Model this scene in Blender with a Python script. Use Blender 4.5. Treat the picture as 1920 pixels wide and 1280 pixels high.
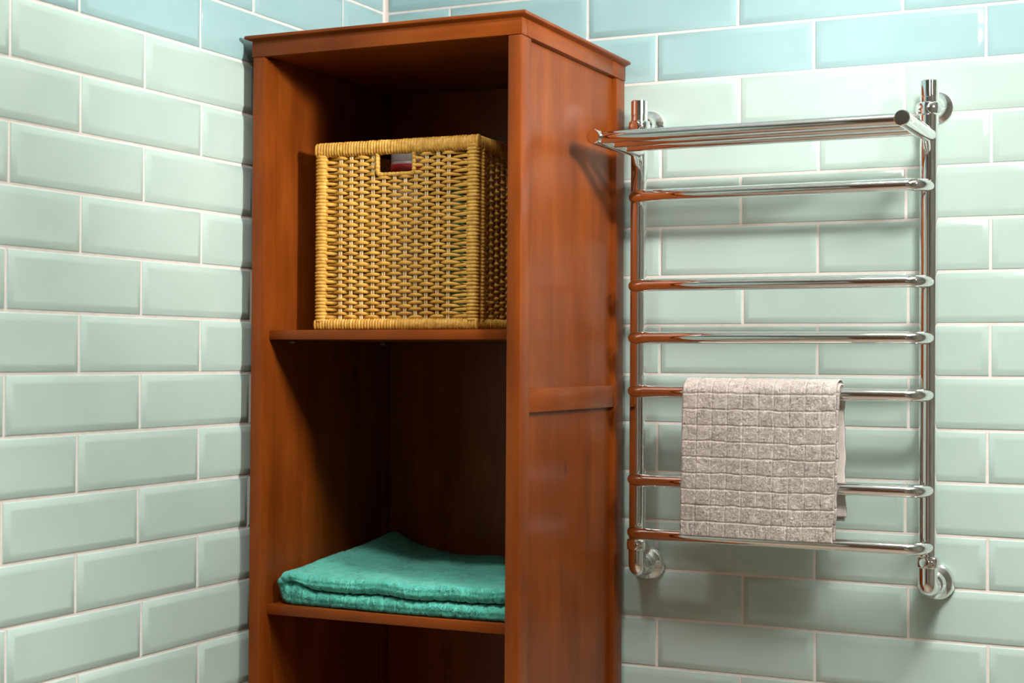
import bpy, bmesh, math, random
import numpy as np
from mathutils import Matrix, Vector

random.seed(7)
rng = np.random.default_rng(7)
SC = bpy.context.scene
COL = SC.collection
for _o in list(bpy.data.objects):
    bpy.data.objects.remove(_o, do_unlink=True)

ZB = 1.70            # height of the joint between blue and green tile rows
ROOM_X, ROOM_Y, ROOM_Z = 2.45, -3.3, 2.5

# ------------------------------------------------------------------ camera
cam_d = bpy.data.cameras.new('camera')
cam = bpy.data.objects.new('camera', cam_d)
COL.objects.link(cam)
SC.camera = cam
_r, _u, _f = (0.89985863, 0.43613701, 0.00624122), (-4.34616e-04, -1.341221e-02, 0.99990996), (-0.43618145, 0.89978032, 0.01187955)
cam.matrix_world = Matrix(((_r[0], _u[0], -_f[0], 1.5717),
                           (_r[1], _u[1], -_f[1], -2.6618),
                           (_r[2], _u[2], -_f[2], -0.5017 + ZB),
                           (0, 0, 0, 1)))
cam_d.sensor_width = 36.0
cam_d.lens = 2952.28 * 36 / 1920
cam_d.clip_start = 0.05
cam_d.dof.use_dof = True
cam_d.dof.focus_distance = 2.60
cam_d.dof.aperture_fstop = 5.0

# ------------------------------------------------------------------ world, lights, exposure
w = bpy.data.worlds.new('world')
SC.world = w
w.use_nodes = True
w.node_tree.nodes['Background'].inputs[0].default_value = (0.9, 0.95, 1.0, 1)
w.node_tree.nodes['Background'].inputs[1].default_value = 0.02
SC.view_settings.view_transform = 'Standard'
SC.view_settings.look = 'None'
SC.view_settings.gamma = 1.0
SC.view_settings.use_curve_mapping = False
SC.view_settings.exposure = 0.10


def lamp(name, kind, loc, target, power, color, size=0.1, spread=180, cone=None, blend=0.6):
    d = bpy.data.lights.new(name, kind)
    d.energy = power
    d.color = color
    if kind == 'AREA':
        d.shape = 'DISK'
        d.size = size
        d.spread = math.radians(spread)
    else:
        d.shadow_soft_size = size
        if cone:
            d.spot_size = math.radians(cone)
            d.spot_blend = blend
    o = bpy.data.objects.new(name, d)
    o.location = loc
    v = Vector(target) - Vector(loc)
    o.rotation_euler = v.to_track_quat('-Z', 'Y').to_euler()
    COL.objects.link(o)
    return o


# key lamp on the right, the recessed ceiling spots, and added fill lamps
WL = (1.0, 0.965, 0.93)
lamp('key_lamp', 'SPOT', (2.00, -0.96, ZB + 0.212), (0.45, -0.30, ZB - 0.02), 92.0, WL, 0.06, cone=50, blend=1)
lamp('key_lamp', 'AREA', (1.28, -0.75, ZB + 0.115), (0.45, -0.25, ZB), 8.0, WL, 0.13)  # nearer second copy of the lamp on the right, added as fill
lamp('ceiling_or_fill_spot', 'SPOT', (1.50, -0.72, 2.48), (1.50, -0.70, 0.6), 235.0, WL, 0.32, cone=84, blend=0.8)
lamp('ceiling_or_fill_spot', 'SPOT', (1.45, -1.40, 2.48), (1.24, 0.0, 1.72), 60.0, WL, 0.20, cone=40, blend=1)  # added fill, brightens the upper right of the back wall
lamp('ceiling_or_fill_spot', 'SPOT', (1.40, -1.45, 2.48), (1.16, 0.0, 0.72), 45.0, WL, 0.20, cone=34, blend=1)  # added fill, lifts the lower right of the back wall
lamp('ceiling_or_fill_spot', 'SPOT', (0.80, -1.26, 2.48), (0.55, -1.05, 0.5), 170.0, WL, 0.10, cone=52, blend=0.8)
lamp('ceiling_or_fill_spot', 'SPOT', (0.60, -1.28, 2.48), (0.28, -0.42, 1.40), 58.0, WL, 0.10, cone=44, blend=1)
lamp('ceiling_or_fill_spot', 'SPOT', (0.35, -1.20, 2.48), (0.0, -1.1, 1.85), 34.0, WL, 0.05, cone=70, blend=0.8)
lamp('ceiling_or_fill_spot', 'SPOT', (0.80, -1.70, 2.48), (0.0, -0.72, 0.45), 75.0, WL, 0.10, cone=36, blend=1)
lamp('ceiling_or_fill_spot', 'SPOT', (0.95, -0.72, 2.48), (0.95, -0.40, 0.9), 36.0, WL, 0.25, cone=66, blend=0.8)
lamp('ceiling_or_fill_spot', 'SPOT', (0.90, -2.30, 2.48), (0.70, -2.60, 0.9), 150.0, WL, 0.10, cone=110, blend=0.8)  # added fill behind, for ambient light and brighter chrome reflections
lamp('ceiling_fill', 'AREA', (1.45, -1.2, 2.15), (1.45, -1.2, 2.5), 13.0, WL, 0.35)  # added fill aimed upward, so the chrome reflects a bright ceiling


# ------------------------------------------------------------------ materials
def new_mat(name):
    m = bpy.data.materials.new(name)
    m.use_nodes = True
    nt = m.node_tree
    b = nt.nodes['Principled BSDF']
    return m, nt, b


def N(nt, t, **kw):
    n = nt.nodes.new(t)
    for k, v in kw.items():
        setattr(n, k, v)
    return n


def ramp(nt, stops):
    r = N(nt, 'ShaderNodeValToRGB')
    el = r.color_ramp.elements
    el[0].position, el[0].color = stops[0][0], (*stops[0][1], 1)
    el[1].position, el[1].color = stops[-1][0], (*stops[-1][1], 1)
    for p, c in stops[1:-1]:
        e = el.new(p)
        e.color = (*c, 1)
    return r


def coords(nt, scale=(1, 1, 1), rand=False):
    tc = N(nt, 'ShaderNodeTexCoord')
    mp = N(nt, 'ShaderNodeMapping')
    mp.inputs['Scale'].default_value = scale
    nt.links.new(tc.outputs['Object'], mp.inputs['Vector'])
    if rand:
        oi = N(nt, 'ShaderNodeObjectInfo')
        ml = N(nt, 'ShaderNodeMath', operation='MULTIPLY')
        ml.inputs[1].default_value = 37.0
        nt.links.new(oi.outputs['Random'], ml.inputs[0])
        cb = N(nt, 'ShaderNodeCombineXYZ')
        nt.links.new(ml.outputs[0], cb.inputs[0])
        nt.links.new(ml.outputs[0], cb.inputs[2])
        nt.links.new(cb.outputs[0], mp.inputs['Location'])
    return mp


def noise(nt, vec, scale, detail=3, rough=0.5):
    n = N(nt, 'ShaderNodeTexNoise')
    n.inputs['Scale'].default_value = scale
    n.inputs['Detail'].default_value = detail
    n.inputs['Roughness'].default_value = rough
    nt.links.new(vec, n.inputs['Vector'])
    return n


def bump(nt, b, src, strength, dist):
    bp = N(nt, 'ShaderNodeBump')
    bp.inputs['Strength'].default_value = strength
    bp.inputs['Distance'].default_value = dist
    nt.links.new(src, bp.inputs['Height'])
    nt.links.new(bp.outputs['Normal'], b.inputs['Normal'])


def mat_tile(name, c0, c1):
    m, nt, b = new_mat(name)
    mp = coords(nt, rand=True)
    n = noise(nt, mp.outputs[0], 9.0, 2)
    r = ramp(nt, [(0.3, c0), (0.7, c1)])
    nt.links.new(n.outputs['Fac'], r.inputs[0])
    nt.links.new(r.outputs[0], b.inputs['Base Color'])
    b.inputs['Roughness'].default_value = 0.13
    b.inputs['Specular IOR Level'].default_value = 0.5
    n2 = noise(nt, mp.outputs[0], 28.0, 2)
    bump(nt, b, n2.outputs['Fac'], 0.12, 0.002)
    return m


def mat_noise(name, c0, c1, scale, rough, bumpy=None, metallic=0.0, coat=0.0, spec=0.5, rand=False, stretch=(1, 1, 1)):
    m, nt, b = new_mat(name)
    mp = coords(nt, stretch, rand)
    n = noise(nt, mp.outputs[0], scale, 4)
    r = ramp(nt, [(0.3, c0), (0.7, c1)])
    nt.links.new(n.outputs['Fac'], r.inputs[0])
    nt.links.new(r.outputs[0], b.inputs['Base Color'])
    b.inputs['Roughness'].default_value = rough
    b.inputs['Metallic'].default_value = metallic
    b.inputs['Coat Weight'].default_value = coat
    b.inputs['Coat Roughness'].default_value = 0.15
    b.inputs['Specular IOR Level'].default_value = spec
    if bumpy:
        n2 = noise(nt, mp.outputs[0], bumpy[0], 3)
        bump(nt, b, n2.outputs['Fac'], bumpy[1], bumpy[2])
    return m


def mat_wood(name, along):
    m, nt, b = new_mat(name)
    s = {'x': (1.0, 9, 9), 'y': (9, 1.0, 9), 'z': (9, 9, 1.0)}[along]
    mp = coords(nt, s)
    big = noise(nt, mp.outputs[0], 2.6, 3, 0.55)
    r = ramp(nt, [(0.28, (0.165, 0.035, 0.0044)), (0.5, (0.205, 0.044, 0.0053)), (0.75, (0.25, 0.059, 0.0074))])
    nt.links.new(big.outputs['Fac'], r.inputs[0])
    s2 = tuple(v * (1.6 if v > 5 else 0.9) for v in s)
    mp2 = coords(nt, s2)
    fine = noise(nt, mp2.outputs[0], 14.0, 4, 0.6)
    r2 = ramp(nt, [(0.32, (0.90, 0.89, 0.88)), (0.62, (1.03, 1.03, 1.03))])
    nt.links.new(fine.outputs['Fac'], r2.inputs[0])
    # cloudy stain and a few knots
    mp3 = coords(nt, (1, 1, 0.6))
    cl = noise(nt, mp3.outputs[0], 9.0, 3)
    r3 = ramp(nt, [(0.3, (0.82, 0.78, 0.74)), (0.7, (1.15, 1.20, 1.24))])
    nt.links.new(cl.outputs['Fac'], r3.inputs[0])
    m1 = N(nt, 'ShaderNodeMix', data_type='RGBA', blend_type='MULTIPLY')
    m1.inputs['Factor'].default_value = 1
    nt.links.new(r.outputs[0], m1.inputs['A'])
    nt.links.new(r2.outputs[0], m1.inputs['B'])
    m2 = N(nt, 'ShaderNodeMix', data_type='RGBA', blend_type='MULTIPLY')
    m2.inputs['Factor'].default_value = 1
    nt.links.new(m1.outputs['Result'], m2.inputs['A'])
    nt.links.new(r3.outputs[0], m2.inputs['B'])
    mp4 = coords(nt, (4, 4, 2.2))
    vo = N(nt, 'ShaderNodeTexVoronoi')
    vo.inputs['Scale'].default_value = 2.0
    nt.links.new(mp4.outputs[0], vo.inputs['Vector'])
    r4 = ramp(nt, [(0.02, (0.55, 0.42, 0.35)), (0.075, (1, 1, 1))])
    nt.links.new(vo.outputs['Distance'], r4.inputs[0])
    m3 = N(nt, 'ShaderNodeMix', data_type='RGBA', blend_type='MULTIPLY')
    m3.inputs['Factor'].default_value = 1
    nt.links.new(m2.outputs['Result'], m3.inputs['A'])
    nt.links.new(r4.outputs[0], m3.inputs['B'])
    nt.links.new(m3.outputs['Result'], b.inputs['Base Color'])
    b.inputs['Roughness'].default_value = 0.30
    b.inputs['Specular IOR Level'].default_value = 0.15
    b.inputs['Coat Weight'].default_value = 0.03
    b.inputs['Coat Roughness'].default_value = 0.22
    bump(nt, b, fine.outputs['Fac'], 0.10, 0.002)
    return m


M = {}
M['green_tile'] = mat_tile('green_glazed_tile', (0.48, 0.625, 0.57), (0.515, 0.66, 0.605))
M['blue_tile'] = mat_tile('blue_glazed_tile', (0.345, 0.535, 0.55), (0.38, 0.57, 0.585))
M['grout'] = mat_noise('pale_grout', (0.78, 0.71, 0.665), (0.86, 0.80, 0.755), 60, 0.8, (300, 0.3, 0.001))
M['plaster'] = mat_noise('white_plaster', (0.80, 0.80, 0.78), (0.84, 0.84, 0.82), 6, 0.7, (90, 0.1, 0.001))
M['floor'] = mat_noise('beige_floor', (0.17, 0.125, 0.088), (0.21, 0.16, 0.112), 5, 0.45, (40, 0.1, 0.001))
M['rear'] = mat_noise('beige_wall_paint', (0.34, 0.31, 0.27), (0.40, 0.365, 0.32), 3, 0.5)
M['door'] = mat_noise('dark_brown_door', (0.11, 0.042, 0.020), (0.15, 0.060, 0.028), 6, 0.4, stretch=(6, 6, 0.6))
for ax in 'xyz':
    M['wood_' + ax] = mat_wood('cherry_stained_wood_' + ax, ax)
M['chrome'] = mat_noise('polished_chrome', (0.84, 0.83, 0.82), (0.90, 0.89, 0.88), 3, 0.045, metallic=1.0)
M['pin'] = mat_noise('zinc_pin', (0.6, 0.58, 0.55), (0.7, 0.68, 0.65), 50, 0.4, metallic=0.8)
M['wicker'] = mat_noise('honey_wicker', (0.54, 0.265, 0.030), (0.80, 0.44, 0.070), 38, 0.55, (160, 0.35, 0.001), rand=True, stretch=(0.7, 0.7, 1.6))
M['cane'] = mat_noise('pale_cane', (0.74, 0.53, 0.25), (0.86, 0.66, 0.38), 45, 0.5, rand=True)
M['wrap'] = mat_noise('wrapped_cane', (0.52, 0.25, 0.030), (0.84, 0.49, 0.095), 95, 0.5, (300, 0.3, 0.001), rand=True)
M['grey_terry'] = mat_noise('grey_terry', (0.65, 0.59, 0.535), (0.78, 0.715, 0.655), 55, 0.95, (900, 0.55, 0.002), spec=0.1)
M['teal_terry'] = mat_noise('teal_terry', (0.10, 0.50, 0.40), (0.14, 0.61, 0.49), 40, 0.95, (900, 0.55, 0.002), spec=0.1)
for k in ('grey_terry', 'teal_terry'):
    bb = M[k].node_tree.nodes['Principled BSDF']
    bb.inputs['Sheen Weight'].default_value = 0.25
    bb.inputs['Sheen Roughness'].default_value = 0.5
M['white_plastic'] = mat_noise('white_plastic', (0.30, 0.255, 0.25), (0.35, 0.305, 0.30), 5, 0.35)
M['red_label'] = mat_noise('red_label', (0.32, 0.012, 0.018), (0.38, 0.018, 0.024), 8, 0.4)
M['green_plastic'] = mat_noise('green_plastic', (0.01, 0.22, 0.11), (0.015, 0.28, 0.14), 5, 0.35)


# ------------------------------------------------------------------ mesh helpers
def finish(name, me, mat, parent=None, smooth=None, loc=(0, 0, 0)):
    if mat:
        me.materials.append(M[mat])
    if smooth is not None:
        me.shade_smooth()
        if smooth < 180:
            me.set_sharp_from_angle(angle=math.radians(smooth))
    o = bpy.data.objects.new(name, me)
    o.location = loc
    COL.objects.link(o)
    if parent:
        o.parent = parent
    return o


def from_data(name, V, F, mat, parent=None, smooth=None, loc=(0, 0, 0)):
    me = bpy.data.meshes.new(name)
    me.from_pydata([tuple(v) for v in V], [], [tuple(f) for f in F])
    me.update()
    return finish(name, me, mat, parent, smooth, loc)


def from_bm(name, bm, mat, parent=None, smooth=None, loc=(0, 0, 0)):
    bmesh.ops.recalc_face_normals(bm, faces=bm.faces)
    me = bpy.data.meshes.new(name)
    bm.to_mesh(me)
    bm.free()
    return finish(name, me, mat, parent, smooth, loc)


def bm_box(bm, lo, hi, bev=0.0, seg=2):
    lo, hi = Vector(lo), Vector(hi)
    c = (lo + hi) / 2
    r = bmesh.ops.create_cube(bm, size=1.0, matrix=Matrix.Translation(c) @ Matrix.Diagonal((*(hi - lo), 1)))
    if bev:
        es = set()
        for v in r['verts']:
            es.update(v.link_edges)
        bmesh.ops.bevel(bm, geom=list(es), offset=bev, segments=seg, profile=0.5, affect='EDGES', clamp_overlap=True)


def box(name, lo, hi, mat, parent=None, bev=0.0, seg=2):
    bm = bmesh.new()
    bm_box(bm, lo, hi, bev, seg)
    return from_bm(name, bm, mat, parent, 35 if bev else None)


class MB:
    def __init__(s):
        s.V, s.F = [], []

    def ring_loft(s, rings, closed_ends=True):
        n = len(rings[0])
        b = len(s.V)
        for r in rings:
            s.V.extend([tuple(p) for p in r])
        for i in range(len(rings) - 1):
            for j in range(n):
                k = (j + 1) % n
                s.F.append((b + i * n + j, b + i * n + k, b + (i + 1) * n + k, b + (i + 1) * n + j))
        if closed_ends:
            s.F.append(tuple(b + j for j in reversed(range(n))))
            e = b + (len(rings) - 1) * n
            s.F.append(tuple(e + j for j in range(n)))

    def tube(s, path, r, n=12, ell=None, up=None, cap=True):
        """tube along a list of points; r is a number or a list; ell = (a, b) squash"""
        P = [Vector(p) for p in path]
        rr = r if isinstance(r, (list, tuple)) else [r] * len(P)
        rings = []
        ref = Vector(up) if up else None
        for i, p in enumerate(P):
            t = (P[min(i + 1, len(P) - 1)] - P[max(i - 1, 0)]).normalized()
            if ref is None:
                ref = Vector((0, 0, 1)) if abs(t.z) < 0.9 else Vector((1, 0, 0))
            a = (ref - t * ref.dot(t)).normalized()
            if up is None:
                ref = a
            b_ = t.cross(a)
            ea, eb = ell if ell else (1, 1)
            rings.append([p + a * (math.cos(2 * math.pi * j / n) * rr[i] * ea) + b_ * (math.sin(2 * math.pi * j / n) * rr[i] * eb) for j in range(n)])
        s.ring_loft(rings, cap)

    def lathe(s, prof, n=32, origin=(0, 0, 0), axis='z'):
        o = Vector(origin)
        rings = []
        for r, h in prof:
            ring = []
            for j in range(n):
                a = 2 * math.pi * j / n
                c, d = r * math.cos(a), r * math.sin(a)
                p = {'z': (c, d, h), 'y': (c, h, d), 'x': (h, c, d)}[axis]
                ring.append(o + Vector(p))
            rings.append(ring)
        s.ring_loft(rings, True)

    def grid(s, G, flip=False):
        nu, nv = G.shape[:2]
        b = len(s.V)
        s.V.extend(map(tuple, G.reshape(-1, 3)))
        for i in range(nu - 1):
            for j in range(nv - 1):
                q = (b + i * nv + j, b + (i + 1) * nv + j, b + (i + 1) * nv + j + 1, b + i * nv + j + 1)
                s.F.append(q[::-1] if flip else q)

    def build(s, name, mat, parent=None, smooth=40, fix=True):
        if fix and len(s.F) < 60000:
            bm = bmesh.new()
            vs = [bm.verts.new(v) for v in s.V]
            for f in s.F:
                try:
                    bm.faces.new([vs[i] for i in f])
                except ValueError:
                    pass
            return from_bm(name, bm, mat, parent, smooth)
        return from_data(name, s.V, s.F, mat, parent, smooth)


def tag(o, label, cat, group=None):
    o['label'] = label
    o['category'] = cat
    if group:
        o['group'] = group
    return o


def struct(o):
    o['kind'] = 'structure'
    return o


def empty(name, loc, rz=0.0):
    o = bpy.data.objects.new(name, None)
    o.empty_display_size = 0.05
    o.location = loc
    o.rotation_euler = (0, 0, rz)
    COL.objects.link(o)
    return o


# ------------------------------------------------------------------ room shell
T = 0.12
wall_back = struct(box('wall_back', (-T, 0, -0.0), (ROOM_X + T, T, ROOM_Z), 'grout'))
wall_left = struct(box('wall_left', (-T, ROOM_Y - T, 0), (0, 0, ROOM_Z), 'grout'))
wall_right = struct(box('wall_right', (ROOM_X, ROOM_Y - T, 0), (ROOM_X + T, 0, ROOM_Z), 'rear'))
wall_front = struct(box('wall_front', (0, ROOM_Y - T, 0), (ROOM_X, ROOM_Y, ROOM_Z), 'rear'))
struct(box('floor', (-T, ROOM_Y - T, -0.1), (ROOM_X + T, T, 0), 'floor'))
struct(box('ceiling', (-T, ROOM_Y - T, ROOM_Z), (ROOM_X + T, T, ROOM_Z + 0.1), 'plaster'))
door = struct(box('door_1', (0.25, ROOM_Y, 0.0), (1.1, ROOM_Y + 0.04, 2.0), 'door', None, 0.004))

# bevelled metro tiles -------------------------------------------------
PV, PH, GAP = 0.0875, 0.2875, 0.0046


def tile_rings(w, h):
    """local frame: x along the wall, z up, y = -height off the wall"""
    rings = []
    for ins, ht in ((0.0, -0.004), (0.0, 0.0004), (0.0005, 0.0010), (0.0014, 0.0015), (0.0090, 0.0041), (0.0103, 0.0044), (0.0120, 0.0045), (0.0138, 0.0045)):
        a, b_ = w / 2 - ins, h / 2 - ins
        rings.append([(-a, -ht, -b_), (a, -ht, -b_), (a, -ht, b_), (-a, -ht, b_)])
    return rings


_tile_cache = {}


def tile_mesh(w, h, mat, cut_l=False, cut_r=False):
    key = (round(w, 3), round(h, 3), mat)
    if key in _tile_cache:
        return _tile_cache[key]
    mb = MB()
    mb.ring_loft(tile_rings(w, h), False)
    e = len(mb.V) - 4
    mb.F.append((e, e + 1, e + 2, e + 3))
    bm = bmesh.new()
    vs = [bm.verts.new(v) for v in mb.V]
    for f in mb.F:
        bm.faces.new([vs[i] for i in f])
    bmesh.ops.recalc_face_normals(bm, faces=bm.faces)
    for f in bm.faces:
        if abs(f.normal.y) > 0.999 and f.normal.y > 0:
            bmesh.ops.reverse_faces(bm, faces=bm.faces[:])
            break
    me = bpy.data.meshes.new('tile')
    bm.to_mesh(me)
    bm.free()
    me.materials.append(M[mat])
    me.shade_smooth()
    me.set_sharp_from_angle(angle=math.radians(32))
    _tile_cache[key] = me
    return me


R_OFF = {-2: .577, -1: .569, 0: .5804, 1: .5778, 2: .583, 3: .5770, 4: .5873, 5: .5767, 6: .5884, 7: .5727, 8: .5835, 9: .5734, 10: .589, 11: .5745}
L_OFF = {-2: .5864, -1: .5878, 0: .583, 1: .5835, 2: .583, 3: .581, 4: .5868, 5: .582, 6: .588, 7: .5844, 8: .5904, 9: .5849, 10: .5803, 11: .580}


def tile_wall(wall, offs, length, near, to_world, rotz):
    """tiles nearer the corner than `near` and in the rows the photograph shows are single tiles, the rest one field"""
    far = MB()
    n_up = int(math.ceil((ROOM_Z - ZB) / PV))
    n_dn = int(math.ceil(ZB / PV))
    for row in range(-n_up, n_dn):
        z1 = min(ZB - row * PV - GAP / 2, ROOM_Z)
        z0 = max(ZB - (row + 1) * PV + GAP / 2, 0.0)
        if z1 - z0 < 0.03:
            continue
        par = 0.5 if row % 2 == 0 else 0.0
        o = offs.get(row, 0.583 + random.uniform(-0.003, 0.003))
        j = [o + (c + par) * PH for c in range(-3, 12)]
        j = [v for v in j if v > 0.03]
        ed = [0.0075] + [v for v in j if v < length] + [length]
        mat = 'blue_tile' if row < 0 else 'green_tile'
        for a, b_ in zip(ed[:-1], ed[1:]):
            w_ = b_ - a - GAP
            if w_ < 0.028:
                continue
            c = (a + b_) / 2
            if -4 <= row <= 13 and a < near:
                me = tile_mesh(w_, z1 - z0, mat)
                t = bpy.data.objects.new('tile', me)
                COL.objects.link(t)
                t.parent = wall
                t.location = to_world(c, (z0 + z1) / 2)
                # tiny unevenness of hand-set tiles
                t.rotation_euler = (random.gauss(0, 0.0022), 0, rotz + random.gauss(0, 0.0016))
            else:
                R = Matrix.Rotation(rotz, 3, 'Z')
                rings = [[R @ Vector(p) + Vector(to_world(c, (z0 + z1) / 2)) for p in r] for r in tile_rings(w_, z1 - z0)]
                b0 = len(far.V)
                far.ring_loft(rings, False)
                e = len(far.V) - 4
                far.F.append((e, e + 1, e + 2, e + 3))
                far.__dict__.setdefault('mi', []).extend([0 if row >= 0 else 1] * (len(far.F) - len(far.__dict__.get('mi', []))))
    me = bpy.data.meshes.new('tile')
    me.from_pydata([tuple(v) for v in far.V], [], far.F)
    me.materials.append(M['green_tile'])
    me.materials.append(M['blue_tile'])
    me.polygons.foreach_set('material_index', far.mi)
    me.update()
    bm = bmesh.new()
    bm.from_mesh(me)
    bmesh.ops.recalc_face_normals(bm, faces=bm.faces)
    bm.to_mesh(me)
    bm.free()
    me.shade_smooth()
    me.set_sharp_from_angle(angle=math.radians(32))
    f = bpy.data.objects.new('tile_field', me)
    COL.objects.link(f)
    f.parent = wall
    f['kind'] = 'stuff'


tile_wall(wall_back, R_OFF, ROOM_X - 0.01, 1.50, lambda c, z: (c, 0, z), 0.0)
tile_wall(wall_left, L_OFF, -ROOM_Y - 0.01, 1.45, lambda c, z: (0, -c, z), math.pi / 2)

# ------------------------------------------------------------------ cabinet
YAW = 0.02
W, D = 0.4953, 0.4521
CX, CY = 0.0270, -0.4788           # front left corner on the floor
Z = lambda v: v + ZB


def in_cabinet(lx, ly, z=0.0):
    return (CX + lx * math.cos(YAW) - ly * math.sin(YAW), CY + lx * math.sin(YAW) + ly * math.cos(YAW), z)


cab = empty('open_cabinet', (CX, CY, 0), YAW)
tag(cab, 'tall open cabinet of reddish brown stained wood, standing in the tiled corner', 'cabinet')
S = 0.0235
zrb, zrt, zct = Z(0.0036), Z(0.0300), Z(0.0390)
for lo, hi in (((0, 0, 0), (S, 0.0415, zrb)), ((W - S, 0, 0), (W, 0.0385, zrb)),
               ((0, D - 0.041, 0), (S, D, zrb)), ((W - S, D - 0.0405, 0), (W, D, zrb))):
    box('stile', lo, hi, 'wood_z', cab, 0.0020)
box('side_panel', (0.006, 0.040, 0.10), (0.0222, D - 0.040, zrb), 'wood_z', cab)
box('side_panel', (W - 0.0222, 0.038, 0.10), (W - 0.0095, D - 0.040, zrb), 'wood_z', cab)
box('side_rail', (W - 0.0200, 0.0380, Z(-0.5838)), (W - 0.0012, D - 0.0402, Z(-0.5455)), 'wood_y', cab, 0.0010)
box('side_rail', (0.0012, 0.0410, Z(-0.5838)), (0.0200, D - 0.0407, Z(-0.5455)), 'wood_y', cab, 0.0010)
box('side_rail', (W - 0.0200, 0.0380, 0.09), (W - 0.0012, D - 0.0402, 0.14), 'wood_y', cab, 0.0010)
box('side_rail', (0.0012, 0.0410, 0.09), (0.0200, D - 0.0407, 0.14), 'wood_y', cab, 0.0010)
box('back_panel', (0.018, D - 0.014, 0.09), (W - 0.018, D - 0.006, zrb), 'wood_z', cab)
box('front_rail', (-0.0012, -0.0012, zrb), (W + 0.0008, 0.0200, zrt), 'wood_x', cab, 0.0008)
box('front_rail', (S, 0.004, 0.06), (W - S, 0.022, 0.10), 'wood_x', cab, 0.0008)
for x0, x1 in ((-0.0012, 0.0200), (W - 0.0200, W + 0.0012)):
    box('top_side_rail', (x0, 0.0200, zrb), (x1, 0.3880, zrt), 'wood_y', cab, 0.0007)
    box('top_end_block', (x0, 0.3882, zrb), (x1, D, zrt), 'wood_y', cab, 0.0007)
box('top_inner_panel', (0.018, 0.018, zrb + 0.0015), (W - 0.018, D - 0.006, zrb + 0.012), 'wood_x', cab)
# cornice board: moulded on the front and both sides
mb = MB()
rings = []
for off, z in ((-0.004, zrt - 0.0004), (0.0006, zrt - 0.0004), (0.0035, zrt + 0.0006), (0.0070, zrt + 0.0022), (0.0096, zrt + 0.0028),
               (0.0106, zrt + 0.0036), (0.0110, zrt + 0.0050), (0.0107, zrt + 0.0068), (0.0098, zrt + 0.0082), (0.0080, zct)):
    rings.append([(-off, -off, z), (W + off, -off, z), (W + off, D, z), (-off, D, z)])
mb.ring_loft(rings)
mb.build('cornice', 'wood_x', cab, 28)
box('bottom_board', (S - 0.002, 0.006, 0.10), (W - S + 0.002, D - 0.014, 0.118), 'wood_x', cab, 0.001)
for zt in (Z(-0.4535), Z(-0.9140), 0.345):
    sh = box('shelf', (S - 0.0006, 0.0195, zt - 0.0162), (W - S + 0.0006, D - 0.0142, zt), 'wood_x', cab, 0.0016)
    for lx, sx in ((0.0222, 1), (W - 0.0222, -1)):
        for ly in (0.088, 0.402):
            p = MB()
            p.lathe([(0.0, 0.0), (0.0022, 0.0), (0.0025, 0.004), (0.0022, 0.008), (0.0, 0.008)], 8, (lx, ly, zt - 0.0192), 'x')
            for i, v in enumerate(p.V):
                p.V[i] = (lx + (v[0] - lx) * sx, v[1], v[2])
            p.build('shelf_pin', 'pin', sh, 40)

# ------------------------------------------------------------------ wicker basket
BL, BD, BZ = 0.0655, 0.0900, Z(-0.4535) + 0.0005
BW, BDp, BH = 0.3110, 0.3350, 0.3205
bask = empty('wicker_basket', in_cabinet(BL, BD, BZ), YAW)
tag(bask, 'honey coloured square wicker basket with a cut-out handle, on the upper shelf of the cabinet', 'basket')
POLE = 0.0112
RIM_T, RIM_B = 0.0250, 0.0200


def ribbed_bar(p0, p1, a, b, up, pitch=0.0054, n=10, power=3.0, jit=0.25):
    """a rail wrapped in cane: squarish section, a swell for each wrap"""
    m_ = MB()
    p0, p1, up = Vector(p0), Vector(p1), Vector(up)
    L = (p1 - p0).length
    t = (p1 - p0).normalized()
    sd = t.cross(up)
    rings = []
    nw = int(L / pitch)
    for k in range(nw):
        g = 1 + random.uniform(-0.035, 0.035)
        sh = random.uniform(-jit, jit) * pitch
        for f, s in ((0.04, 0.82), (0.25, 1.0), (0.75, 1.0), (0.96, 0.82)):
            c = p0 + t * ((k + f) * pitch * L / (nw * pitch)) 
            ring = []
            for j in range(n):
                th = 2 * math.pi * j / n + math.pi / n
                cx, sy = math.cos(th), math.sin(th)
                q = (abs(cx) ** power + abs(sy) ** power) ** (-1 / power)
                off = t * (sh * 0.5 * sy)
                ring.append(c + off + up * (cx * q * a * s * g) + sd * (sy * q * b * s * g))
            rings.append(ring)
    m_.ring_loft(rings)
    return m_


# corner poles, wrapped by the weave
for px, py in ((POLE, POLE * 0.75), (BW - POLE, POLE * 0.75), (POLE, BDp - POLE), (BW - POLE, BDp - POLE)):
    ribbed_bar((px, py, RIM_B * 0.7), (px, py, BH - RIM_T * 0.6), 0.0112, 0.0084, (1, 0, 0), 0.0058, 12, 2.6).build('corner_post', 'wrap', bask, 60)
for px in (0.006, BW - 0.006):
    ribbed_bar((px, 0.0285, RIM_B * 0.7), (px, 0.0285, BH - RIM_T * 0.6), 0.0058, 0.0068, (1, 0, 0), 0.0058, 10, 2.3).build('corner_post', 'wrap', bask, 60)
hb, ht_ = RIM_B / 2, RIM_T / 2
for nm, zc, a in (('bottom_rim', hb, hb), ('top_rim', BH - ht_, ht_)):
    b_ = 0.0085
    ribbed_bar((0.000, b_, zc), (BW, b_, zc), a, b_, (0, 0, 1)).build(nm, 'wrap', bask, 60)
    ribbed_bar((0.000, BDp - b_, zc), (BW, BDp - b_, zc), a, b_, (0, 0, 1)).build(nm, 'wrap', bask, 60)
    ribbed_bar((b_, 0.010, zc), (b_, BDp - 0.010, zc), a, b_, (0, 0, 1)).build(nm, 'wrap', bask, 60)
    ribbed_bar((BW - b_, 0.010, zc), (BW - b_, BDp - 0.010, zc), a, b_, (0, 0, 1)).build(nm, 'wrap', bask, 60)

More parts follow.
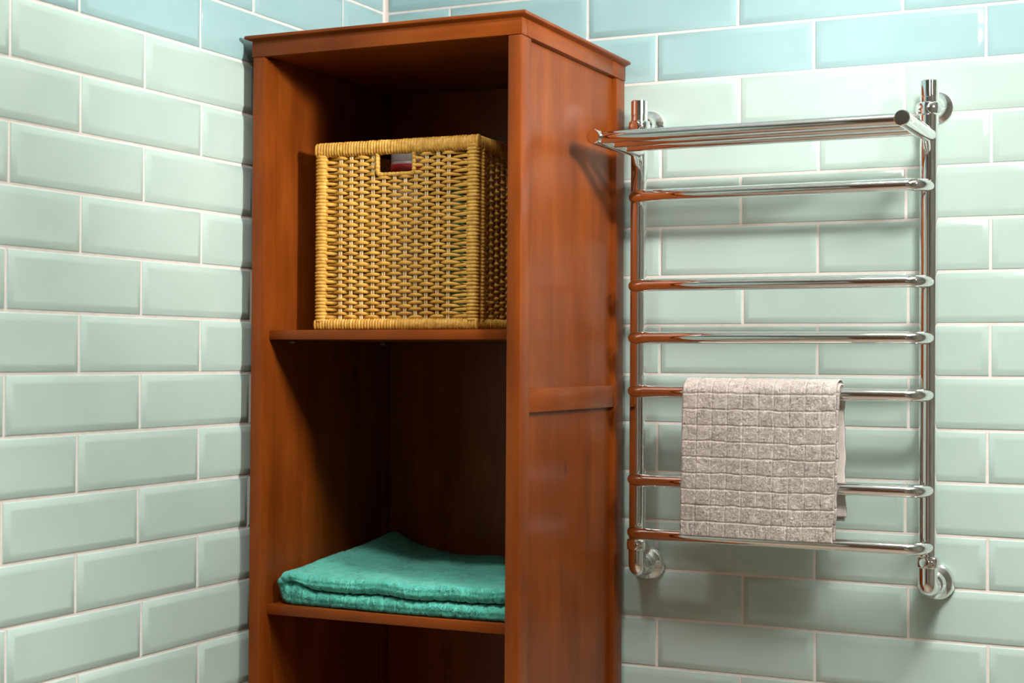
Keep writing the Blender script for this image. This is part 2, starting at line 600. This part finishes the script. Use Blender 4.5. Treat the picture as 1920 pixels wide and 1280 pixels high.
FRONT_ST = [0.0485, 0.0690, 0.0895, 0.1115, 0.1325, 0.1530, 0.1735, 0.1935, 0.2135, 0.2345, 0.2545]
HX0, HX1, HZ0 = 0.1200, 0.1900, BH - RIM_T - 0.0335
ROWP = 0.0060
YW = 0.0095      # mid plane of the weave


def weave(face_pt, stakes, x0, x1, hole=None):
    """flattened canes going over and under the stakes, row by row"""
    mb_ = MB()
    nodes = [x0] + stakes + [x1]
    rows = int((BH - RIM_T - RIM_B + 0.003) / ROWP)
    for r in range(rows):
        z = RIM_B - 0.0005 + (r + 0.5) * ROWP
        spans = [(nodes[0], nodes[-1])]
        if hole and z > hole[2] - 0.001:
            spans = [(nodes[0], hole[0]), (hole[1], nodes[-1])]
        th = random.uniform(0.88, 1.14)
        dz = random.uniform(-0.0005, 0.0005)
        droop = random.uniform(-0.0008, 0.0008)
        for s0, s1 in spans:
            pts, rad = [], []
            xs = []
            for i in range(len(nodes) - 1):
                a, b__ = nodes[i], nodes[i + 1]
                k = 6
                xs += [(a + (b__ - a) * q / k, i + q / k) for q in range(k)]
            xs.append((nodes[-1], len(nodes) - 1.0))
            for x, u in xs:
                if x < s0 - 1e-6 or x > s1 + 1e-6:
                    continue
                last = len(nodes) - 1.0
                uu = u
                if u < 1 and r % 2:                        # tucked behind the corner post
                    uu = max(0.0, (u - 0.5) / 0.5)
                if u > last - 1 and (last + r) % 2:
                    uu = last - max(0.0, (last - u - 0.5) / 0.5)
                ph = math.cos(math.pi * (uu + r))          # +1 over, -1 under
                y = -0.0036 * (math.copysign(abs(ph) ** 0.7, ph))
                if (u < 0.5 and r % 2) or (u > last - 0.5 and (last + r) % 2):
                    y += 0.004
                pts.append(face_pt(x, y, z + dz + droop * math.sin(u * 0.7 + r) + 0.0005 * ph))
                rad.append(0.00245 * th * (1.0 + 0.14 * ph))
            if len(pts) > 2:
                mb_.tube(pts, rad, 6, ell=(1.05, 0.62), up=(0, 0, 1))
    return mb_


def front_pt(x, y, z):
    return (x, YW + y, z)


def back_pt(x, y, z):
    return (x, BDp - YW - y, z)


def left_pt(x, y, z):
    return (YW + y, x, z)


def right_pt(x, y, z):
    return (BW - YW - y, x, z)


o = weave(front_pt, FRONT_ST, 0.0170, BW - 0.0170, (HX0 - 0.003, HX1 + 0.003, HZ0)).build('woven_canes', 'wicker', bask, 60, fix=False)
o['kind'] = 'stuff'
side_st = [0.0480 + 0.0215 * i for i in range(12)]
for fn, st, e in ((right_pt, side_st, BDp), (left_pt, side_st, BDp), (back_pt, FRONT_ST, BW)):
    o = weave(fn, st, 0.018, e - 0.018).build('woven_canes', 'wicker', bask, 60, fix=False)
    o['kind'] = 'stuff'
for fn, st, hole in ((front_pt, FRONT_ST, True), (right_pt, side_st, False), (left_pt, side_st, False), (back_pt, FRONT_ST, False)):
    for x in st:
        top = BH - RIM_T + 0.004
        if hole and HX0 - 0.004 < x < HX1 + 0.004:
            top = HZ0 - 0.002
        m_ = MB()
        for dx in (-0.0018, 0.0018):
            pts = [fn(x + dx + 0.0003 * math.sin(40 * z + 9 * x), -0.0008, z) for z in np.linspace(RIM_B - 0.004, top, 9)]
            m_.tube(pts, 0.00165, 6)
        m_.build('stake', 'cane', bask, 60)
# wrapped trim of the handle opening
hz = HZ0
m_ = ribbed_bar((HX0 + 0.0045, YW - 0.001, hz), (HX1 - 0.0045, YW - 0.001, hz), 0.0038, 0.0050, (0, 0, 1), 0.0075, 8, 2.2)
for x in (HX0, HX1):
    t_ = ribbed_bar((x, YW - 0.001, hz + 0.0035), (x, YW - 0.001, BH - RIM_T + 0.003), 0.0040, 0.0050, (1, 0, 0), 0.0062, 8, 2.2)
    b0 = len(m_.V)
    m_.V += t_.V
    m_.F += [tuple(i + b0 for i in f) for f in t_.F]
    sgn = 1 if x == HX0 else -1
    c_ = MB()
    c_.tube([(x, YW - 0.001, hz + 0.006), (x + sgn * 0.0008, YW - 0.001, hz + 0.0025), (x + sgn * 0.0030, YW - 0.001, hz + 0.0006), (x + sgn * 0.007, YW - 0.001, hz)], 0.0042, 8)
    b0 = len(m_.V)
    m_.V += c_.V
    m_.F += [tuple(i + b0 for i in f) for f in c_.F]
m_.build('handle_trim', 'wrap', bask, 60)
m_ = MB()
for i in range(9):
    x = 0.022 + i * (BW - 0.044) / 8
    m_.tube([(x, 0.012, 0.006), (x, BDp - 0.012, 0.006)], 0.004, 6)
for i in range(40):
    y = 0.020 + i * (BDp - 0.04) / 39
    m_.tube([(0.014, y, 0.0085 if i % 2 else 0.0055), (BW - 0.014, y, 0.0085 if i % 2 else 0.0055)], 0.0032, 6)
m_.build('woven_base', 'wicker', bask, 60)['kind'] = 'stuff'


# what stands in the basket
def bottle(name, lx, ly, prof_body, prof_cap, mat_b, mat_c, label, cat, band=None):
    e_ = empty(name, in_cabinet(BL + lx, BD + ly, BZ + 0.0125), YAW)
    tag(e_, label, cat)
    b_ = MB()
    b_.lathe(prof_body, 28)
    b_.build('body', mat_b, e_, 35)
    c_ = MB()
    c_.lathe(prof_cap, 24)
    c_.build('cap', mat_c, e_, 35)
    if band:
        r, z0, z1 = band
        g = MB()
        g.lathe([(r - 0.001, z0), (r + 0.0006, z0 + 0.0004), (r + 0.0006, z1 - 0.0004), (r - 0.001, z1)], 28)
        g.build('label_band', 'red_label', e_, 35)
    return e_


bottle('container', 0.140, 0.085,
       [(0, 0), (0.030, 0), (0.033, 0.003), (0.033, 0.274), (0.0322, 0.277), (0.028, 0.278)],
       [(0, 0.277), (0.0315, 0.277), (0.0325, 0.279), (0.0322, 0.297), (0.030, 0.301), (0, 0.301)],
       'white_plastic', 'white_plastic', 'white container with a red band, seen through the handle of the wicker basket', 'container',
       (0.033, 0.258, 0.273))
bottle('container', 0.253, 0.043,
       [(0, 0), (0.021, 0), (0.024, 0.003), (0.024, 0.178), (0.020, 0.192), (0.011, 0.200), (0.010, 0.202)],
       [(0, 0.200), (0.012, 0.200), (0.0125, 0.203), (0.012, 0.226), (0.010, 0.228), (0, 0.228)],
       'green_plastic', 'green_plastic', 'green container glimpsed through gaps at the right edge of the basket weave', 'container')


# ------------------------------------------------------------------ terry cloth helpers
def smooth2(a, k=1):
    for _ in range(k):
        a = (a + np.roll(a, 1, 0) + np.roll(a, -1, 0) + np.roll(a, 1, 1) + np.roll(a, -1, 1)) / 5
    return a


def pile(nu, nv, du, amp):
    """tufted pile: sums of white noise smoothed at a few widths"""
    out = np.zeros((nu, nv))
    for k, wgt in ((1, 1.0), (2, 0.8), (6, 0.55), (40, 0.35)):
        n_ = smooth2(rng.standard_normal((nu, nv)), k)
        out += wgt * n_ / n_.std()
    return out / out.std() * amp


def grooves(s, t, ps, pt_, ws, wt, ds, dt, s0=0.0, t0=0.0, wob=None):
    """depth map of the woven squares"""
    S_, T_ = np.meshgrid(s, t, indexing='ij')
    if wob is not None:
        S_ = S_ + wob
    a = np.abs((S_ - s0 + ps / 2) % ps - ps / 2)
    b_ = np.abs((T_ - t0 + pt_ / 2) % pt_ - pt_ / 2)
    return -ds * np.exp(-(a / ws) ** 2) - dt * np.exp(-(b_ / wt) ** 2)


def grid_mesh(name, G, mat, parent=None):
    nu, nv = G.shape[:2]
    me = bpy.data.meshes.new(name)
    idx = np.arange(nu * nv).reshape(nu, nv)
    q = np.stack([idx[:-1, :-1], idx[1:, :-1], idx[1:, 1:], idx[:-1, 1:]], -1).reshape(-1, 4)
    me.vertices.add(nu * nv)
    me.vertices.foreach_set('co', G.reshape(-1).astype(np.float32))
    me.loops.add(q.size)
    me.polygons.add(len(q))
    me.loops.foreach_set('vertex_index', q.reshape(-1).astype(np.int32))
    me.polygons.foreach_set('loop_start', np.arange(0, q.size, 4, dtype=np.int32))
    me.update(calc_edges=True)
    return finish(name, me, mat, parent, 180)


def terry_pile(name, G, keep, outward, n, length, width, mat, parent, zmin=None):
    """short loops of yarn standing on a cloth surface: one mesh of small tapering tufts"""
    du = np.gradient(G, axis=0)
    dv = np.gradient(G, axis=1)
    nrm = np.cross(du, dv)
    nrm /= np.linalg.norm(nrm, axis=2, keepdims=True) + 1e-12
    if outward(G, nrm) < 0:
        nrm = -nrm
    wgt = keep(G, nrm)[:-1, :-1] * np.linalg.norm(np.cross(du, dv), axis=2)[:-1, :-1]
    p = (wgt / wgt.sum()).ravel()
    idx = rng.choice(p.size, n, p=p)
    iu, iv = np.unravel_index(idx, wgt.shape)
    a, b_ = rng.random((n, 1)), rng.random((n, 1))
    base = G[iu, iv] * (1 - a) * (1 - b_) + G[iu + 1, iv] * a * (1 - b_) + G[iu, iv + 1] * (1 - a) * b_ + G[iu + 1, iv + 1] * a * b_
    nn = nrm[iu, iv]
    # neighbouring loops lean the same way
    lean = np.stack([smooth2(rng.standard_normal(G.shape[:2]), 12) for _ in range(3)], -1)
    lean = lean / lean.std()
    d = nn + 0.38 * lean[iu, iv] + 0.34 * rng.standard_normal((n, 3)) + np.array([0, 0, -0.25])
    d /= np.linalg.norm(d, axis=1, keepdims=True)
    ln = length * rng.uniform(0.65, 1.25, (n, 1))
    t1 = np.cross(d, rng.standard_normal((n, 3)))
    t1 /= np.linalg.norm(t1, axis=1, keepdims=True)
    t2 = np.cross(d, t1)
    w_ = width * rng.uniform(0.8, 1.2, (n, 1))
    V = np.empty((n, 4, 3))
    for k in range(3):
        th_ = 2 * math.pi * k / 3
        V[:, k] = base - nn * 0.0003 + (t1 * math.cos(th_) + t2 * math.sin(th_)) * w_
    V[:, 3] = base + d * ln
    if zmin is not None:
        V[..., 2] = np.maximum(V[..., 2], zmin)
    q = np.arange(n)[:, None] * 4
    F = np.concatenate([q + np.array([[0, 1, 3]]), q + np.array([[1, 2, 3]]), q + np.array([[2, 0, 3]])], 1).reshape(-1, 3)
    me = bpy.data.meshes.new(name)
    me.vertices.add(4 * n)
    me.vertices.foreach_set('co', V.reshape(-1).astype(np.float32))
    me.loops.add(F.size)
    me.polygons.add(len(F))
    me.loops.foreach_set('vertex_index', F.reshape(-1).astype(np.int32))
    me.polygons.foreach_set('loop_start', np.arange(0, F.size, 3, dtype=np.int32))
    me.update(calc_edges=True)
    o = finish(name, me, mat, parent, 180)
    o['kind'] = 'stuff'
    return o


# ------------------------------------------------------------------ teal bath towel, folded on the lower shelf
def teal_towel():
    th = 0.0236                                    # thickness of one folded layer
    x_l, x_r = 0.0350, 0.4660
    y_f, y_b = 0.0270, 0.4150
    R_ = 0.0118
    # path in the x-z plane: lower layer right to left, round the left fold, upper layer left to right
    step = 0.0017
    zl, zu = th / 2, th * 1.5 + 0.0022
    rb = (zu - zl) / 2
    xs = x_l + th / 2 + rb
    low = np.arange(x_r - 0.004, xs, -step)
    ang = np.linspace(-math.pi / 2, -3 * math.pi / 2, 26)
    up = np.arange(xs, x_r, step)
    px = np.concatenate([low, xs + (rb + 0.0015) * np.cos(ang), up])
    pz = np.concatenate([np.full_like(low, zl), (zl + zu) / 2 + rb * np.sin(ang), np.full_like(up, zu)])
    # section of one layer: closed loop in (depth, thickness)
    arc = np.linspace(-math.pi / 2, math.pi / 2, 16)
    yb_ = np.linspace(y_b, y_f + R_, 150)
    dep = np.concatenate([yb_, y_f + R_ - R_ * np.cos(arc)[1:-1], yb_[::-1]])
    thk = np.concatenate([np.full(len(yb_), -th / 2), th / 2 * np.sin(arc)[1:-1], np.full(len(yb_), th / 2)])
    nu, nv = len(px), len(dep)
    tx, tz = np.gradient(px), np.gradient(pz)
    ln = np.hypot(tx, tz)
    tx, tz = tx / ln, tz / ln
    nx, nz = tz, -tx                               # outward on the outside of the fold
    # lower path runs to -x: normal (tz,-tx) = (0, 1)?  outside of the lower layer must be -z
    s = np.concatenate([[0], np.cumsum(np.hypot(np.diff(px), np.diff(pz)))])
    t = np.concatenate([[0], np.cumsum(np.hypot(np.diff(dep), np.diff(thk)))])
    wob = smooth2(rng.standard_normal((nu, nv)), 60)
    wob = wob / wob.std() * 0.0012
    disp = pile(nu, nv, step, 0.00040) + grooves(s, t, 0.0262, 0.0262, 0.0020, 0.0020, 0.0018, 0.0014, 0.010, 0.004, wob)
    on = -1.0
    DX = px[:, None] + on * nx[:, None] * thk[None, :]
    DZ = pz[:, None] + on * nz[:, None] * thk[None, :]
    DY = np.repeat(dep[None, :], nu, 0)
    # displace along the local normal of the loop
    gy, gt = np.gradient(dep), np.gradient(thk)
    gl = np.hypot(gy, gt) + 1e-9
    n_t, n_y = -(-gy / gl), -(gt / gl)
    n_t = np.where(np.abs(thk) > th / 2 - 1e-6, np.sign(thk), np.sin(np.arctan2(thk * 2 / th, np.maximum(1e-3, 1 - np.abs(thk) * 2 / th))))
    n_y = np.where(np.abs(thk) > th / 2 - 1e-6, 0.0, -np.cos(np.arcsin(np.clip(thk * 2 / th, -1, 1))))
    DX += on * nx[:, None] * n_t[None, :] * disp
    DZ += on * nz[:, None] * n_t[None, :] * disp
    DY += n_y[None, :] * disp
    # drape: front edge of the upper layer sags a little, back left corner is heaped up
    upper = 1 / (1 + np.exp(-(DZ - th) / 0.003))
    fx = np.clip((DX - x_l) / (x_r - x_l), 0, 1)
    fy = np.clip((DY - y_f) / (y_b - y_f), 0, 1)
    heap = 0.030 * np.clip(fy, 0, 1) ** 1.25 * np.clip(1 - fx / 0.30, 0, 1) ** 1.1
    heap += 0.010 * np.exp(-((fx - 0.02) / 0.09) ** 2) * (0.45 + 0.55 * fy) 
    wave = 0.0022 * np.sin(DX * 31 + 1.0) * np.exp(-fy * 5) + 0.0016 * np.sin(DX * 55 + DY * 30)
    DZ += upper * (heap + wave * 0.8 + 0.0012) + (1 - upper) * 0.0008 * np.sin(DX * 60) * np.clip(DZ / th, 0, 1)
    DY += 0.0035 * np.sin(DX * 14 + 0.6) * (1 - fy) + 0.0022 * np.sin(DX * 37) * upper * (1 - fy)
    # the left fold stays tucked in at the front, like a rolled edge
    left = np.exp(-((DX - x_l) / 0.030) ** 2)
    DY += 0.0045 * left * (1 - fy) * np.sin(DZ * 110)
    # right end: the layers turn up against the cabinet side
    right = np.clip((fx - 0.93) / 0.07, 0, 1)
    DZ += right ** 2 * 0.004 * upper
    fr_ = np.exp(-((DY - y_f) / 0.06) ** 2)
    DZ += 0.0150 * np.exp(-((DX - x_l - 0.030) / 0.026) ** 2) * np.exp(-((DZ - th) / 0.0105) ** 2) * fr_
    DY += 0.0075 * np.exp(-((DX - x_l - 0.026) / 0.012) ** 2) * np.exp(-((DZ - th * 1.5) / 0.008) ** 2) * fr_
    DZ = np.maximum(DZ, 0.0002 + 0.00005 * rng.random((nu, nv)))
    G = np.stack([DX, DY, DZ], -1)
    e_ = empty('folded_towel', in_cabinet(0, 0, Z(-0.9140) + 0.0003), YAW)
    tag(e_, 'folded turquoise terry bath towel lying on the lower shelf of the cabinet', 'towel')
    grid_mesh('terry_cloth', G, 'teal_terry', e_)
    gm = grooves(s, t, 0.0262, 0.0262, 0.0012, 0.0010, 1.0, 0.8, 0.010, 0.004, wob)
    terry_pile('terry_pile', G,
               lambda g, n: np.clip(1 + 1.1 * gm, 0.0, 1) * (n @ np.array([0.25, -0.75, 0.55]) > -0.05) * (g[..., 2] > 0.0015) * (thk > -th / 2 + 1e-4)[None, :] * (g[..., 0] < x_r - 0.003),
               lambda g, n: n[nu - 60, nv - 40, 2], 180000, 0.0021, 0.00042, 'teal_terry', e_, 0.0006)
    # end cap on the right where the layers stop
    cap = MB()
    for i_ in (0, nu - 1):
        b0 = len(cap.V)
        ring = G[i_]
        h = nv // 2
        cap.V += [tuple(p) for p in ring]
        for j in range(h - 1):
            cap.F.append((b0 + j, b0 + j + 1, b0 + nv - 2 - j, b0 + nv - 1 - j))
    cap.build('hem', 'teal_terry', e_, 60)


teal_towel()

# ------------------------------------------------------------------ heated towel rail
XL, XR, YP = 0.5625, 1.0660, -0.0700
rail = empty('towel_warmer', ((XL + XR) / 2, 0, Z(-0.90)))
tag(rail, 'chrome ladder towel warmer with tubular top shelf, on the tiled wall beside the cabinet', 'towel warmer')
RO = Vector(rail.location)


def rel(p):
    return Vector(p) - RO


RP, RB = 0.0147, 0.0105
for x in (XL, XR):
    m_ = MB()
    z_top, z_el = Z(-0.0800), Z(-0.8655)
    path = [(x, YP, z_top), (x, YP, z_el + 0.016)]
    m_.tube([rel(p) for p in path], RP, 28)
    m_.build('post', 'chrome', rail, 50)
    # upper end: collar, valve cap, neck and wall rosette
    m_ = MB()
    zc = Z(-0.0900)
    m_.lathe([(0.0, zc - 0.0105), (0.0160, zc - 0.0105), (0.0184, zc - 0.0085), (0.0188, zc), (0.0184, zc + 0.0085), (0.0162, zc + 0.0105), (0, zc + 0.0105)], 32, -RO + Vector((x, YP, 0)))
    col = m_.build('collar', 'chrome', rail, 40)
    for az in ((26, -64) if x == XR else (0, 60)):
        m_ = MB()
        a = math.radians(az)
        d = Vector((math.sin(a), -math.cos(a), 0))
        c0 = rel((x, YP, zc)) + d * 0.012
        m_.tube([c0, c0 + d * 0.0060, c0 + d * 0.0078, c0 + d * 0.0083], [0.0090, 0.0090, 0.0086, 0.0072], 20)
        m_.build('plug', 'chrome', col, 24)
    m_ = MB()
    z0, z1 = zc + 0.0100, Z(-0.0435)
    m_.lathe([(0, z0), (0.0146, z0), (0.0147, z0 + 0.0085), (0.0140, z0 + 0.0092), (0.0140, z0 + 0.0100), (0.0149, z0 + 0.0107), (0.0149, z1 - 0.0012), (0.0138, z1), (0, z1)], 32, -RO + Vector((x, YP, 0)))
    m_.build('valve_cap', 'chrome', rail, 40)
    xw = x if x == XR else x - 0.004
    zn = Z(-0.0790)
    m_ = MB()
    m_.tube([rel((x, YP + 0.004, zn)), rel((xw, -0.018, zn))], 0.0078, 20)
    m_.build('neck', 'chrome', rail, 50)
    m_ = MB()
    m_.lathe([(0, -0.0300), (0.0105, -0.0300), (0.0120, -0.0285), (0.0130, -0.0240), (0.0160, -0.0170), (0.0250, -0.0090), (0.0262, -0.0080), (0.0265, -0.0045), (0, -0.0045)], 36, rel((xw, 0, zn)), 'y')
    m_.build('rosette', 'chrome', rail, 40)
    # lower end: collar with plugs, elbow, bell rosette
    m_ = MB()
    zc = Z(-0.8235)
    m_.lathe([(0.0, zc - 0.0095), (0.0165, zc - 0.0095), (0.0180, zc - 0.0080), (0.0184, zc), (0.0180, zc + 0.0080), (0.0165, zc + 0.0095), (0, zc + 0.0095)], 32, -RO + Vector((x, YP, 0)))
    col = m_.build('collar', 'chrome', rail, 40)
    for az in ((-8, 56) if x == XR else (-2, 62)):
        m_ = MB()
        a = math.radians(az)
        d = Vector((math.sin(a), -math.cos(a), 0))
        c0 = rel((x, YP, zc)) + d * 0.012
        m_.tube([c0, c0 + d * 0.0062, c0 + d * 0.0080, c0 + d * 0.0086], [0.0090, 0.0090, 0.0086, 0.0072], 20)
        m_.build('plug', 'chrome', col, 24)
    m_ = MB()
    pts, rad = [], []
    pts.append((x, YP, zc - 0.006)); rad.append(0.0152)
    pts.append((x, YP, z_el + 0.010)); rad.append(0.0152)
    for k in range(1, 10):
        a = math.pi / 2 * k / 9
        pts.append((x, YP + 0.010 * (1 - math.cos(a)), z_el + 0.010 * (1 - math.sin(a)))); rad.append(0.0152)
    pts.append((x + (xw - x) * 0.5, -0.030, z_el)); rad.append(0.0152)
    m_.tube([rel(p) for p in pts], rad, 28, up=(1, 0, 0))
    m_.build('elbow', 'chrome', rail, 50)
    m_ = MB()
    zr = Z(-0.8640)
    m_.lathe([(0, -0.0330), (0.0155, -0.0330), (0.0172, -0.0310), (0.0176, -0.0260), (0.0196, -0.0215), (0.0262, -0.0170), (0.0300, -0.0110), (0.0308, -0.0080), (0.0308, -0.0045), (0, -0.0045)], 40, rel((xw + 0.001, 0, zr)), 'y')
    m_.build('rosette', 'chrome', rail, 40)

YBAR = -0.1150
for bz in (-0.2160, -0.3710, -0.4617, -0.5540, -0.7076, -0.7995):
    z = Z(bz)
    pts = []
    rb = 0.030
    pts.append((XL, YP - 0.004, z))
    pts.append((XL, YBAR + rb, z))
    for k in range(1, 9):
        a = math.pi / 2 * k / 8
        pts.append((XL + rb * (1 - math.cos(a)), YBAR + rb * (1 - math.sin(a)), z))
    pts2 = [(XL + XR - p[0], p[1], p[2]) for p in reversed(pts)]
    mid = [(XL + rb + (XR - XL - 2 * rb) * k / 4, YBAR, z) for k in range(1, 4)]
    m_ = MB()
    m_.tube([rel(p) for p in pts + mid + pts2], RB, 20, up=(0, 0, 1))
    m_.build('bar', 'chrome', rail, 50)

# tubular shelf on two arms
ZS = Z(-0.1330)
for x in (XL, XR):
    m_ = MB()
    m_.tube([rel(p) for p in ((x, YP - 0.006, ZS), (x, -0.272, ZS), (x, -0.2785, ZS), (x, -0.2800, ZS))], [0.0125, 0.0125, 0.0122, 0.0108], 28)
    m_.build('shelf_arm', 'chrome', rail, 24)
    m_ = MB()
    m_.tube([rel(p) for p in ((x, YP - 0.028, ZS - 0.006), (x, YP - 0.016, ZS - 0.020), (x, YP - 0.006, ZS - 0.030))], [0.006, 0.006, 0.0045], 12)
    m_.build('weld', 'chrome', rail, 50)
for y in (-0.262, -0.205, -0.148):
    m_ = MB()
    m_.tube([rel((XL, y, ZS)), rel((XR, y, ZS))], 0.0100, 20)
    m_.build('shelf_bar', 'chrome', rail, 50)


# ------------------------------------------------------------------ grey hand towel over the bars
def grey_towel():
    zc = Z(-0.5540)
    r0 = RB + 0.0016
    x0, x1 = 0.6690, 0.9330
    th = 0.0052
    step = 0.00110
    e_ = empty('hand_towel', ((x0 + x1) / 2, YBAR, Z(-0.797)))
    tag(e_, 'light grey terry towel with a woven square pattern, hanging on the chrome towel warmer', 'towel')
    off = np.array(e_.location)

    def sheet(r, zf, zbk, xa, xb, detail, seed_shift, flare):
        """mid surface: up the front, over the bar, down the back; returned as one closed skin"""
        st = step if detail else 0.004
        zf_ = np.arange(zf, zc, st)
        n_a = max(8, int(math.pi * r / st))
        ang = np.linspace(math.pi, 0, n_a)
        zb_ = np.arange(zc, zbk, -st)
        py = np.concatenate([np.full(len(zf_), YBAR - r), YBAR + r * np.cos(ang)[1:-1], np.full(len(zb_), YBAR + r)])
        pz = np.concatenate([zf_, zc + r * np.sin(ang)[1:-1], zb_])
        s_ = np.concatenate([[0], np.cumsum(np.hypot(np.diff(py), np.diff(pz)))])
        x = np.arange(xa, xb, st)
        nu, nv = len(py), len(x)
        ty, tz = np.gradient(py), np.gradient(pz)
        l_ = np.hypot(ty, tz)
        ny, nz = -tz / l_, ty / l_                    # outwards: front side is -y
        wob = smooth2(rng.standard_normal((nu, nv)), 80)
        wob = wob / wob.std() * 0.0009
        xx = x[None, :]
        sag = 0.0030 * np.sin((xx - xa) * 11.0) + 0.0012 * np.sin((xx - xa) * 29 + 2.0)
        disp = np.zeros((nu, nv))
        if detail:
            front_len = zc - zf
            disp = pile(nu, nv, st, 0.00020) + grooves(s_, x, 0.0268, 0.0266, 0.0010, 0.0010, 0.0018, 0.0012, 0.0265, x0 + 0.0265, wob * 0.5 + sag * 0.45)
        # closed section: outer skin, then inner skin reversed
        low = np.exp(-np.clip(pz - zf, 0, 1) / 0.03)[:, None]
        body = 0.0014 * np.sin(xx * 24 + pz[:, None] * 9 + seed_shift) + 0.0010 * np.sin(xx * 51 + pz[:, None] * 23)
        isf = (py < YBAR)[:, None]
        hang = np.clip((zc - pz) / 0.25, 0, 1)[:, None]
        edge_x = 0.0008 * np.sin(pz * 60 + seed_shift) + 0.0006 * np.sin(pz * 140)
        skins = []
        for sd in (1, -1):
            d = sd * th / 2 + (disp if sd > 0 else 0)
            # rounded hems at both x ends and both s ends
            ex = np.minimum(xx - xa, xb - xx)
            es = np.minimum(s_ - s_[0], s_[-1] - s_)[:, None]
            rnd = np.sqrt(np.clip(np.minimum(ex, es) / 0.0022, 0.0, 1.0))
            d = d * rnd
            Y = py[:, None] + ny[:, None] * d + np.where(isf, -1, 1) * body * hang * 0.8 + np.where(isf, -flare, flare * 0.3) * hang
            Zz = pz[:, None] + nz[:, None] * d - np.where(isf, sag * 0.35 * low, 0)
            X = np.repeat(xx, nu, 0) + edge_x[:, None] * ((xx - xa) / (xb - xa)) + np.where(isf, -0.0040 * hang * (1 - (xx - xa) / (xb - xa)) - 0.006 * hang ** 2 * ((xx - xa) / (xb - xa)) , 0.0030 * hang + 0.0015)
            skins.append(np.stack([X, Y, Zz], -1) - off)
        gm = grooves(s_, x, 0.0268, 0.0266, 0.0010, 0.0006, 1.0, 0.55, 0.0265, x0 + 0.0265, wob * 0.5 + sag * 0.45)
        return skins + [gm]

    outer = sheet(r0 + th * 1.6 + 0.0008, Z(-0.7955), Z(-0.7620), x0, x1, True, 0.0, 0.0010)
    grid_mesh('outer_fold', outer[0], 'grey_terry', e_)
    grid_mesh('outer_fold', outer[1][:, ::-1], 'grey_terry', e_)
    terry_pile('terry_pile', outer[0],
               lambda g, n: np.clip(1 + 1.15 * outer[2], 0.0, 1) * (n[..., 1] < 0.4) * 1.0,
               lambda g, n: -n[40, 60, 1], 100000, 0.0017, 0.00036, 'grey_terry', e_)
    inner = sheet(r0 + th * 0.5, Z(-0.7915), Z(-0.7560), x0 + 0.003, x1 + 0.0025, True, 1.3, 0.0006)
    terry_pile('terry_pile', inner[0], lambda g, n: (g[..., 0] > (x1 - x0) / 2 - 0.012) * 1.0,
               lambda g, n: -n[40, 60, 1], 12000, 0.0017, 0.00036, 'grey_terry', e_)
    terry_pile('terry_pile', outer[1], lambda g, n: (g[..., 0] > (x1 - x0) / 2 - 0.016) * (n[..., 1] < -0.3) * 1.0,
               lambda g, n: n[40, 60, 1], 12000, 0.0017, 0.00036, 'grey_terry', e_)
    grid_mesh('inner_fold', inner[0], 'grey_terry', e_)
    grid_mesh('inner_fold', inner[1][:, ::-1], 'grey_terry', e_)


grey_towel()
